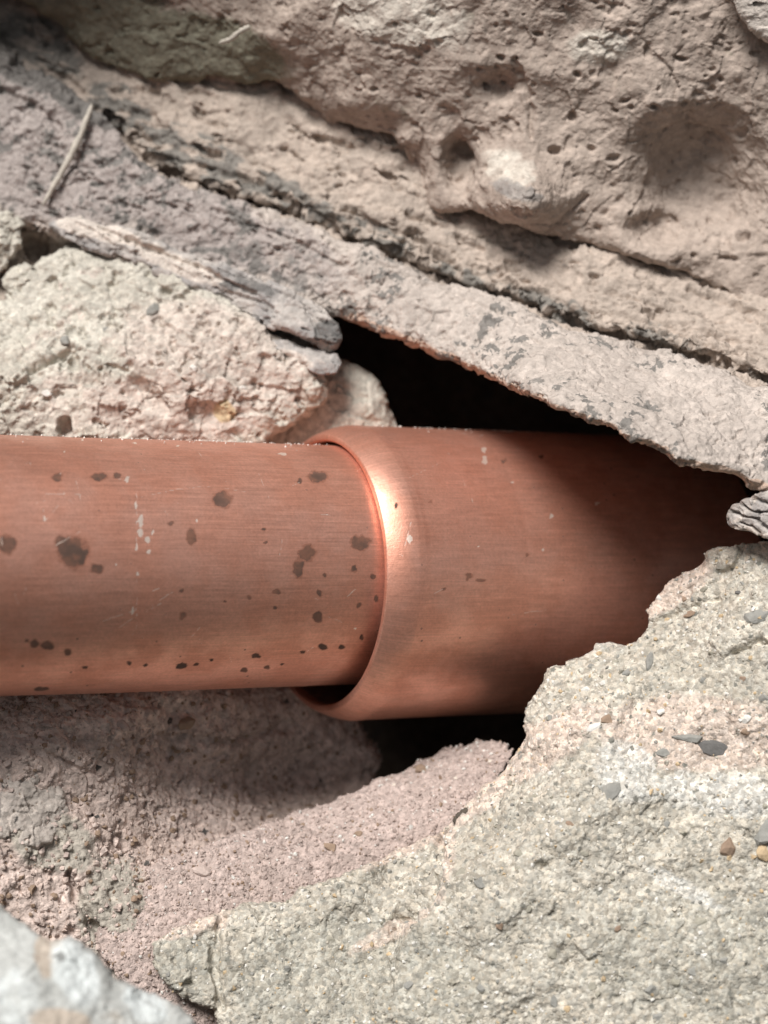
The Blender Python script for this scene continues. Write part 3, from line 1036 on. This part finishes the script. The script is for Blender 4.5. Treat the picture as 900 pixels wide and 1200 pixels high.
# --- bluish corner stone, nearest to us
R = Rock('chalky_stone', [(-140, 1028), (0, 1052), (32, 1064), (62, 1090), (80, 1084), (105, 1098), (140, 1138), (180, 1150), (225, 1178), (275, 1240), (300, 1340), (-140, 1340)],
         [(0, 1070, -430), (60, 1100, -445), (120, 1150, -455), (200, 1195, -450), (50, 1180, -490), (150, 1250, -500), (-100, 1200, -500), (0, 1300, -530)],
         back=-280, rnd=26, taper=0.5, warp=7, wscale=35)
R.noise(6, 45, 4, gain=0.55).noise(2, 16, 3).facets(2, 26)
R.crack([(125, 1180), (138, 1195)], 3, 5)
R.mask('tan', [(58, 1115, 18, 30, 0.2, 0.9), (70, 1195, 40, 14, 0.1, 0.9), (130, 1200, 20, 20, 0, .4)]).mask('pale', [(88, 1140, 26, 44, -0.5, 0.8), (170, 1178, 28, 18, 0.6, 1.0), (20, 1170, 30, 40, 0, 0.5)])
R.done('chalk', 'bluish white chalky stone in the bottom left corner, nearest the camera', 'stone')


# ------------------------------------------------------------------ copper pipe and coupling
ALPHA = math.radians(29)
AX = np.array([math.cos(ALPHA), math.sin(ALPHA), -0.012])
AX /= np.linalg.norm(AX)
FR = np.array([math.sin(ALPHA), -math.cos(ALPHA), 0])       # sideways, towards the camera
UP = np.cross(FR, AX)
if UP[2] < 0:
    UP = -UP
RIM = at(np.array(375.), np.array(671.), np.array(0.))


def lathe(name, prof, centre, nth, coarse_back=True):
    """prof: (t, r) list along the axis; finer angular spacing on the side we see"""
    th = np.linspace(0, 1, nth, endpoint=False) * 2 * math.pi
    th = th - 0.62 * np.sin(th)          # denser around th = 0 (towards the camera)
    t = np.array([p[0] for p in prof])
    r = np.array([p[1] for p in prof])
    P = centre + t[:, None, None] * AX + r[:, None, None] * (np.cos(th)[None, :, None] * FR + np.sin(th)[None, :, None] * UP)
    n, m = len(t), nth
    ii = np.arange(n * m).reshape(n, m)
    jj = np.roll(ii, -1, 1)
    Q = np.stack([ii[:-1], jj[:-1], jj[1:], ii[1:]], -1).reshape(-1, 4)
    T = np.repeat(t, m)
    arc = np.tile(th, n) * r.max()
    return P.reshape(-1, 3), Q, T, arc, np.tile(th, n)


def copper_obj(name, prof, centre, nth, spots, chips, lines, label, cat, parent=None):
    P, Q, T, arc, th = lathe(name, prof, centre, nth)
    # slight hand-worn waviness
    me = mesh_from(name, P, Q)
    N = get_no(me)
    P = P + N * (0.5 * fbm(P, 90, 2, 5) + 0.12 * fbm(P, 14, 2, 9))[:, None]
    px, py = proj(P)
    face = np.cos(th) > -0.1
    w1 = fbm(P, 7, 3, 15)
    w2 = fbm(P + 40, 7, 3, 16)
    st = np.zeros(len(P))
    sr = np.zeros(len(P))
    for x, y, rx, ry in spots:
        m = face & (np.abs(px - x) < rx * 3 + 4) & (np.abs(py - y) < ry * 3 + 4)
        rr = np.hypot((px[m] - x + 0.30 * rx * w1[m] + 1.0 * w1[m]) / rx, (py[m] - y + 0.30 * ry * w2[m] + 1.0 * w2[m]) / ry)
        st[m] = np.maximum(st[m], sstep(1.5, 0.55, rr))
    for x, y, rx, ry in chips:
        m = face & (np.abs(px - x) < rx * 3 + 4) & (np.abs(py - y) < ry * 3 + 4)
        rr = np.hypot((px[m] - x + 2.6 * w1[m]) / rx, (py[m] - y + 2.6 * w2[m]) / ry)
        sr[m] = np.maximum(sr[m], sstep(1.35, 0.5, rr))
    for x0, y0, x1, y1, w in lines:
        w = max(w, 1.7)
        m = face & (px > min(x0, x1) - 6) & (px < max(x0, x1) + 6) & (py > min(y0, y1) - 6) & (py < max(y0, y1) + 6)
        d = seg_dist(px[m] + 0.8 * w1[m], py[m] + 0.8 * w2[m], [(x0, y0), (x1, y1)])
        sr[m] = np.maximum(sr[m], 0.62 * sstep(w, 0.1, d) * sstep(-0.25, 0.35, w2[m] + 0.3))
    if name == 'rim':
        st = sstep(5, 16, T)                 # shade inside the bore, painted as dark colour
    P = P - N * (0.25 * sr)[:, None]
    attr(me, 'stain_shade', st)
    attr(me, 'scratch', sr)
    a = me.attributes.new('uvt', 'FLOAT_VECTOR', 'POINT')
    a.data.foreach_set('vector', np.stack([T, arc, 0 * T], -1).astype(np.float32).ravel())
    o = finish(name, me, P, M['copper'], parent)
    return tag(o, label, cat) if label else o


Z5 = [(125, 150, 12, 8), (217, 148, 16, 9), (258, 145, 8, 7), (488, 197, 20, 18), (160, 313, 33, 33), (135, 290, 12, 12), (15, 297, 20, 20), (213, 350, 14, 11),
      (420, 280, 10, 18), (675, 316, 18, 17), (655, 348, 12, 20), (792, 293, 20, 15), (698, 147, 20, 12), (698, 457, 10, 12),
      (401, 453, 8, 8), (778, 350, 6, 8), (712, 363, 4, 5), (820, 367, 5, 6), (701, 404, 6, 7), (609, 401, 9, 5), (548, 412, 5, 5),
      (789, 430, 6, 7), (827, 415, 5, 8), (580, 263, 5, 4), (105, 518, 16, 9), (148, 532, 9, 8), (75, 515, 10, 9), (398, 563, 12, 6),
      (432, 560, 5, 4), (563, 541, 10, 5), (537, 572, 6, 5), (586, 566, 7, 4), (283, 558, 5, 5), (320, 562, 5, 3), (186, 567, 6, 4),
      (92, 614, 15, 4), (710, 522, 9, 6), (750, 522, 7, 6), (604, 435, 4, 4), (494, 422, 3, 3), (398, 398, 4, 4), (657, 157, 5, 6),
      (583, 292, 4, 3), (465, 550, 4, 3), (60, 508, 4, 4), (795, 500, 4, 5), (665, 532, 6, 4), (620, 560, 4, 3), (375, 250, 7, 5)]
spots = [(x / 1.875, 480 + y / 1.875, rx / 1.875, ry / 1.875) for x, y, rx, ry in Z5]
CH = [(310, 245, 7, 16), (308, 270, 8, 12), (324, 286, 9, 10), (300, 302, 4, 10), (325, 312, 7, 6), (298, 212, 3, 9), (303, 360, 5, 5), (292, 440, 3, 12),
      (278, 153, 6, 8), (430, 244, 5, 4), (334, 270, 4, 8), (257, 340, 4, 4), (97, 240, 3, 6), (140, 92, 3, 3), (318, 130, 5, 2), (778, 481, 3, 3), (560, 70, 3, 2),
      (180, 66, 4, 2), (60, 64, 4, 2), (295, 73, 6, 2), (390, 80, 5, 2), (620, 97, 16, 3)]
chips = [(x / 1.875, 480 + y / 1.875, rx / 2.3, ry / 1.9) for x, y, rx, ry in CH]
LN = [(96, 218, 92, 250, 2), (568, 140, 594, 200, 2.2), (300, 180, 300, 470, 1.6), (310, 192, 390, 175, 1.5), (390, 175, 470, 168, 1.5), (470, 168, 560, 185, 1.3), (98, 245, 130, 210, 1.5),
      (320, 445, 355, 425, 1.6), (330, 400, 350, 393, 1.5), (170, 180, 178, 200, 1.5), (20, 115, 35, 130, 1.5), (225, 465, 300, 440, 1.2), (260, 480, 380, 400, 1.0),
      (120, 300, 175, 268, 1.6), (380, 200, 400, 210, 1.6), (620, 280, 615, 320, 1.4), (120, 165, 150, 190, 1.2), (100, 185, 250, 190, 0.9), (60, 210, 100, 200, 1.0)]
for _ in range(34):
    x, y, an, ln = random.uniform(0, 800), random.uniform(80, 560), random.gauss(0.5, 0.9), random.uniform(6, 38)
    LN.append((x, y, x + ln * math.cos(an), y + ln * math.sin(an), random.uniform(0.7, 1.3)))
lines = [(a / 1.875, 480 + b / 1.875, c / 1.875, 480 + d / 1.875, w / 1.875 * 1.5) for a, b, c, d, w in LN]

PC = RIM + UP * 9.0 + FR * 9.5
tt = list(np.arange(-640, 60, 1.8))
prof = [(tt[0], 132)] + [(t, 140.0) for t in tt] + [(60, 132)]
copper_obj('copper_pipe', prof, PC, 360, spots, chips, lines,
           'spotted tarnished copper pipe entering from the left and ending inside the coupling', 'pipe')

# coupling: rolled shoulder at the mouth, thick lip, long barrel
pr = [(150, 138), (140, 154)]
pr += [(t, 154.0) for t in np.arange(136, 3, -6)]
pr += [(2.5, 154.3), (1.0, 155.0), (0.2, 156.0), (0.0, 157.4), (0.0, 160.4), (0.3, 161.4), (1.2, 162.2)]
r, NS = 162.2, 30
for k in range(NS):
    r += 44.0 / NS * math.tan(math.radians(30.5 * (1 - (k + 0.5) / NS)))
    pr.append((1.2 + 44.0 * (k + 1) / NS, min(r, 174.0)))
for t in np.arange(48, 520, 3.2):
    g = 174.0 - 0.25 * math.exp(-((t - 178) / 2.2) ** 2) + 0.3 * sstep(150, 185, np.array(t)) - 0.3
    pr.append((t, float(g)))
pr += [(521, 172), (522, 168), (522, 156), (518, 154), (160, 154)]
cs = [(550, 675, 4, 3), (563, 680, 5, 2), (548, 678, 2, 4), (464, 593, 2, 3), (504, 588, 2, 2), (618, 650, 2, 2), (590, 540, 3, 2), (635, 535, 3, 2), (520, 690, 2, 2)]
cc = [(568, 540, 4, 6), (567, 527, 3, 4), (635, 645, 2, 2), (646, 605, 3, 2), (560, 640, 2, 2), (480, 632, 3, 6), (700, 590, 3, 2), (600, 566, 2, 2)]
cl = [(474, 640, 482, 612, 2), (460, 640, 475, 655, 2), (643, 600, 652, 607, 1.6), (525, 530, 555, 590, 1.2), (480, 560, 520, 540, 1.0), (500, 700, 520, 690, 1.0), (600, 720, 640, 715, 1.0)]
k0 = next(i for i, p in enumerate(pr) if p[0] == 1.2)
root = bpy.data.objects.new('pipe_coupling', None)
C.objects.link(root)
root.location = to_world(RIM - UP * 174)
tag(root, 'wide copper coupling around the pipe end, its right half disappearing into the dark hole', 'pipe coupling')
copper_obj('barrel', pr[k0:], RIM, 300, cs, cc, cl, None, None, root)
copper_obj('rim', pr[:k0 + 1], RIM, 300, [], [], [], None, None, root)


# ------------------------------------------------------------------ gravel, crumbs, straw
def ico():
    g = (1 + 5 ** .5) / 2
    v = np.array([(-1, g, 0), (1, g, 0), (-1, -g, 0), (1, -g, 0), (0, -1, g), (0, 1, g), (0, -1, -g), (0, 1, -g), (g, 0, -1), (g, 0, 1), (-g, 0, -1), (-g, 0, 1)], float)
    f = np.array([(0, 11, 5), (0, 5, 1), (0, 1, 7), (0, 7, 10), (0, 10, 11), (1, 5, 9), (5, 11, 4), (11, 10, 2), (10, 7, 6), (7, 1, 8), (3, 9, 4), (3, 4, 2), (3, 2, 6), (3, 6, 8), (3, 8, 9),
                  (4, 9, 5), (2, 4, 11), (6, 2, 10), (8, 6, 7), (9, 8, 1)])
    return v / np.linalg.norm(v[0]), f


def ico2():
    v, f = ico()
    v = [tuple(x) for x in v]
    cache = {}

    def mid(a, b):
        k = (min(a, b), max(a, b))
        if k not in cache:
            p = np.array(v[a]) + np.array(v[b])
            v.append(tuple(p / np.linalg.norm(p)))
            cache[k] = len(v) - 1
        return cache[k]
    out = []
    for a, b, c in f:
        x, y, z = mid(a, b), mid(b, c), mid(c, a)
        out += [(a, x, z), (b, y, x), (c, z, y), (x, y, z)]
    return np.array(v), np.array(out)


IV, IF = ico()
JV, JF = ico2()
KV, KF = JV, JF


def rand_rot():
    q = rng.normal(size=4)
    q /= np.linalg.norm(q)
    w, x, y, z = q
    return np.array([[1 - 2 * (y * y + z * z), 2 * (x * y - z * w), 2 * (x * z + y * w)], [2 * (x * y + z * w), 1 - 2 * (x * x + z * z), 2 * (y * z - x * w)],
                     [2 * (x * z - y * w), 2 * (y * z + x * w), 1 - 2 * (x * x + y * y)]])


def surf(R, x, y):
    """front point of a carved rock under a pixel"""
    m = np.nonzero((np.hypot(R.px - x, R.py - y) < 7) & (R.N[:, 1] < 0.2))[0]
    i = m[np.argmin(R.P[m, 1])] if len(m) else np.argmin(np.hypot(R.px - x, R.py - y))
    return R.P[i], R.N[i]


def pebble(R, x, y, rx, ry, mat, ang=0.0, parent=None, proud=0.14, name='pebble', flat=0.7):
    p, n = surf(R, x, y)
    v = JV.copy()
    n3 = fbm(v * 1.0 + x, 0.9, 3, int(x) % 50)
    v = v * (1 + 0.28 * n3[:, None])
    # facet: clip against a few planes
    for _ in range(9):
        d = rng.normal(size=3)
        d /= np.linalg.norm(d)
        h = v @ d
        v = v - np.maximum(h - 0.6, 0)[:, None] * d
    ca, sa = math.cos(ang), math.sin(ang)
    rz = min(rx, ry) * flat
    v = v * np.array([rx, rz, ry]) * 1.15
    v = np.stack([v[:, 0] * ca + v[:, 2] * sa, v[:, 1], -v[:, 0] * sa + v[:, 2] * ca], -1)
    # lean with the surface
    t = Vector((0, -1, 0)).rotation_difference(Vector(n)).to_matrix()
    v = v @ np.array(t).T
    P = v + p - n * rz * (1 - 2 * proud) * 0.6
    me = mesh_from(name, P, JF)
    o = finish(name, me, P, M[mat], parent)
    me.polygons.foreach_set('use_smooth', np.zeros(len(me.polygons), bool))
    return o


for a in [(735, 783, 9, 4, 'p_grey', -0.5), (759, 771, 5, 11, 'p_grey', 0.2), (880, 720, 22, 9, 'p_grey', -0.15), (834, 874, 28, 9, 'p_dark', 0.1), (781, 875, 9, 6, 'p_grey', -0.4), (812, 862, 18, 5, 'p_grey', 0.1),
          (715, 840, 8, 6, 'p_brown'), (802, 720, 9, 4, 'p_brown', -0.3), (817, 796, 6, 4, 'p_grey'), (866, 792, 4, 4, 'p_brown'), (860, 692, 4, 4, 'p_dark'),
          (711, 921, 11, 13, 'p_grey', 0.4), (854, 988, 11, 14, 'p_brown', 0.1), (896, 968, 17, 18, 'p_grey'), (894, 1008, 8, 9, 'p_tan'), (540, 1018, 8, 11, 'p_olive', 0.1), (558, 1031, 8, 8, 'p_grey'),
          (897, 1067, 5, 6, 'p_dark'), (762, 1154, 8, 6, 'p_grey'), (785, 1151, 6, 6, 'p_olive'), (805, 1138, 6, 6, 'p_grey'), (660, 1177, 5, 4, 'p_tan'), (643, 1172, 4, 8, 'p_grey'), (642, 1115, 7, 6, 'p_olive'),
          (626, 1069, 5, 5, 'p_olive'), (767, 1187, 7, 6, 'p_grey'), (605, 995, 6, 5, 'p_olive'), (690, 1000, 5, 4, 'p_olive'), (730, 1085, 5, 4, 'p_brown'), (820, 1075, 6, 5, 'p_olive'), (850, 1120, 6, 5, 'p_grey'),
          (585, 1090, 5, 4, 'p_brown'), (690, 1150, 6, 5, 'p_olive'), (560, 1150, 5, 5, 'p_grey'), (480, 1150, 6, 5, 'p_grey'), (390, 1095, 6, 4, 'p_olive'), (340, 1130, 5, 5, 'p_grey'), (620, 930, 5, 4, 'p_olive'),
          (665, 960, 5, 4, 'p_brown'), (780, 960, 5, 4, 'p_grey'), (640, 835, 5, 4, 'p_grey'), (690, 775, 4, 4, 'p_grey'), (770, 830, 5, 4, 'p_pale'), (690, 855, 10, 5, 'p_pale', -0.4), (640, 900, 6, 4, 'p_pale'),
          (870, 840, 6, 5, 'p_pale'), (720, 690 + 80, 4, 3, 'p_olive'), (820, 690, 5, 4, 'p_olive'), (797, 700, 4, 4, 'p_brown'), (870, 860, 5, 4, 'p_brown'), (890, 820, 6, 4, 'p_grey')]:
    pebble(BOULD, *a[:4], a[4], a[5] if len(a) > 5 else 0.0, BOULD.o)
for a in [(175, 358, 8, 11, 'p_grey', 0.5), (70, 402, 6, 6, 'p_grey'), (230, 430, 5, 4, 'p_pale'), (120, 380, 5, 4, 'p_grey'), (290, 450, 6, 4, 'p_pale'), (60, 460, 7, 5, 'p_pale')]:
    pebble(LEFT, *a[:4], a[4], a[5] if len(a) > 5 else 0.0, LEFT.o)

for x, y, rx, ry, lab in [(237, 1014, 11, 7, 'largest pink crumb lying on the left end of the sand heap'), (386, 986, 8, 6, 'brownish crumb lying mid slope on the sand heap'),
                          (490, 897, 8, 6, 'dark crumb near the upper right of the sand heap'), (415, 972, 5, 4, 'tiny crumb right of the brownish one on the sand')]:
    tag(pebble(SAND, x, y, rx, ry, 'p_pink' if y > 1000 else 'p_brown', 0.2, None, 0.7, 'crumb', 0.8), lab, 'crumb', 'loose crumbs on the sand')
for x, y, rx, lab in [(318, 862, 7, 'small chip in the hollow left of the coupling mouth'), (150, 850, 8, 'pinkish chip on the mortar close under the pipe, left of the brown crumb'), (60, 846, 6, 'tiny chip on the mortar close under the pipe near the left edge'), (350, 900, 8, 'chip lying in the shadowed hollow below the coupling mouth')]:
    tag(pebble(BEDR, x, y, rx, rx * 0.7, 'p_pink', 0.3, None, 0.7, 'crumb', 0.8), lab, 'crumb')
tag(pebble(BEDR, 219, 846, 12, 8, 'p_brown', 0.1, None, 0.6, 'crumb', 0.8), 'brown crumb on the mortar just below the copper pipe', 'crumb')


def scatter(R, name, n, smin, smax, mats, inside, label, cat, lift=0.2):
    ok = np.nonzero((R.N[:, 1] < 0.1) & inside(R.px, R.py))[0]
    pick = rng.choice(ok, n)
    V, Fc, mi = [], [], []
    for k, i in enumerate(pick):
        s = smin + (smax - smin) * rng.random() ** 3
        v = IV * (1 + 0.25 * rng.normal(size=(12, 1))) * (s * rng.uniform(0.6, 1.15, 3))
        V.append(v @ rand_rot().T + R.P[i] + R.N[i] * s * lift)
        Fc.append(IF + 12 * k)
        mi += [int(rng.integers(len(mats)))] * 20
    P = np.concatenate(V)
    me = mesh_from(name, P, np.concatenate(Fc))
    o = finish(name, me, P, M[mats[0]])
    for m in mats[1:]:
        me.materials.append(M[m])
    me.polygons.foreach_set('material_index', np.array(mi, np.int32))
    me.polygons.foreach_set('use_smooth', np.zeros(len(me.polygons), bool))
    me.update()
    return tag(o, label, cat, kind='stuff')


scatter(SAND, 'sand_grains', 4200, 0.9, 2.8, ['sand', 'p_pink', 'sand', 'sand', 'p_pink', 'sand', 'sand', 'p_brown', 'sand', 'p_pink', 'sand', 'p_pale'], lambda x, y: (x > 90) & (x < 620) & (y > 850) & (y < 1210), 'loose coarse grains strewn over the pink sand heap', 'sand')
scatter(BEDR, 'mortar_crumbs', 3400, 1.0, 4.6, ['rubble', 'p_pink', 'rubble', 'p_brown', 'rubble'], lambda x, y: (x < 460) & (y > 810) & (y < 1120), 'small crumbs of pink mortar on the bed below the pipe', 'crumbs')
scatter(BOULD, 'boulder_grit', 3000, 1.2, 3.6, ['p_pale', 'p_olive', 'conglom', 'p_grey', 'p_pale', 'conglom', 'p_tan', 'conglom'], lambda x, y: (y > 640), 'fine grit grains bedded in the face of the boulder', 'grit', -0.25)


def stick(name, pts, r, mat, label, cat):
    pts = np.array(pts, float)
    n = 22
    s = np.linspace(0, len(pts) - 1, n)
    i = np.minimum(s.astype(int), len(pts) - 2)
    c = pts[i] + (s - i)[:, None] * (pts[i + 1] - pts[i])
    c = c + 1.2 * np.stack([fbm(c, 20, 2, 3), fbm(c, 20, 2, 4), fbm(c, 20, 2, 5)], -1)
    tg = np.gradient(c, axis=0)
    tg /= np.linalg.norm(tg, axis=1)[:, None]
    a = np.cross(tg, [0.3, 1, 0.2])
    a /= np.linalg.norm(a, axis=1)[:, None]
    b = np.cross(tg, a)
    th = np.linspace(0, 2 * math.pi, 8, endpoint=False)
    rr = r * (0.75 + 0.4 * np.sin(np.linspace(0.2, 2.9, n))) * (1 + 0.15 * rng.normal(size=n))
    rr[0] *= 0.3
    rr[-1] *= 0.3
    P = c[:, None] + rr[:, None, None] * (np.cos(th)[None, :, None] * a[:, None] + np.sin(th)[None, :, None] * b[:, None])
    ii = np.arange(n * 8).reshape(n, 8)
    jj = np.roll(ii, -1, 1)
    Q = np.stack([ii[:-1], jj[:-1], jj[1:], ii[1:]], -1).reshape(-1, 4)
    P = P.reshape(-1, 3)
    return tag(finish(name, mesh_from(name, P, Q), P, M[mat]), label, cat)


A = lambda x, y, d: at(np.array(float(x)), np.array(float(y)), np.array(float(d)))
stick('straw', [A(108, 122, 88), A(96, 155, 82), A(76, 195, 78), A(50, 240, 74)], 3.4, 'straw', 'pale dry straw leaning across the slab at upper left', 'straw')
stick('fibre', [A(256, 51, 48), A(270, 46, 40), A(280, 37, 36), A(293, 31, 36)], 3.0, 'straw', 'short pale curled fibre stuck on the overhanging rock at top', 'fibre')
p, n = surf(BOULD, 535, 948)
stick('charred_twig', [p + np.array([-7, -3, -10]), p + np.array([-2, -5, -2]), p + np.array([7, -5, 6])], 4.0, 'char', 'little dark twig on the left shoulder of the boulder beside the sand', 'twig')


# fine dust caught along the top of the metal
V, Fc = [], []
k = 0
for cen, rad, t0, t1, n in ((PC, 140.6, -560, 0, 150), (RIM, 173.8, 60, 330, 90)):
    for _ in range(n):
        t = rng.uniform(t0, t1)
        th = math.pi / 2 - rng.exponential(0.10) + 0.02
        q = cen + AX * t + rad * (math.cos(th) * FR + math.sin(th) * UP)
        sz = 0.5 + 1.1 * rng.random() ** 2
        V.append((IV * (1 + 0.25 * rng.normal(size=(12, 1))) * (sz * rng.uniform(0.6, 1.2, 3))) @ rand_rot().T + q)
        Fc.append(IF + 12 * k)
        k += 1
P = np.concatenate(V)
tag(finish('dust_specks', mesh_from('dust_specks', P, np.concatenate(Fc)), P, M['p_pale']), 'pale dust specks caught along the top of the copper', 'dust', kind='stuff')
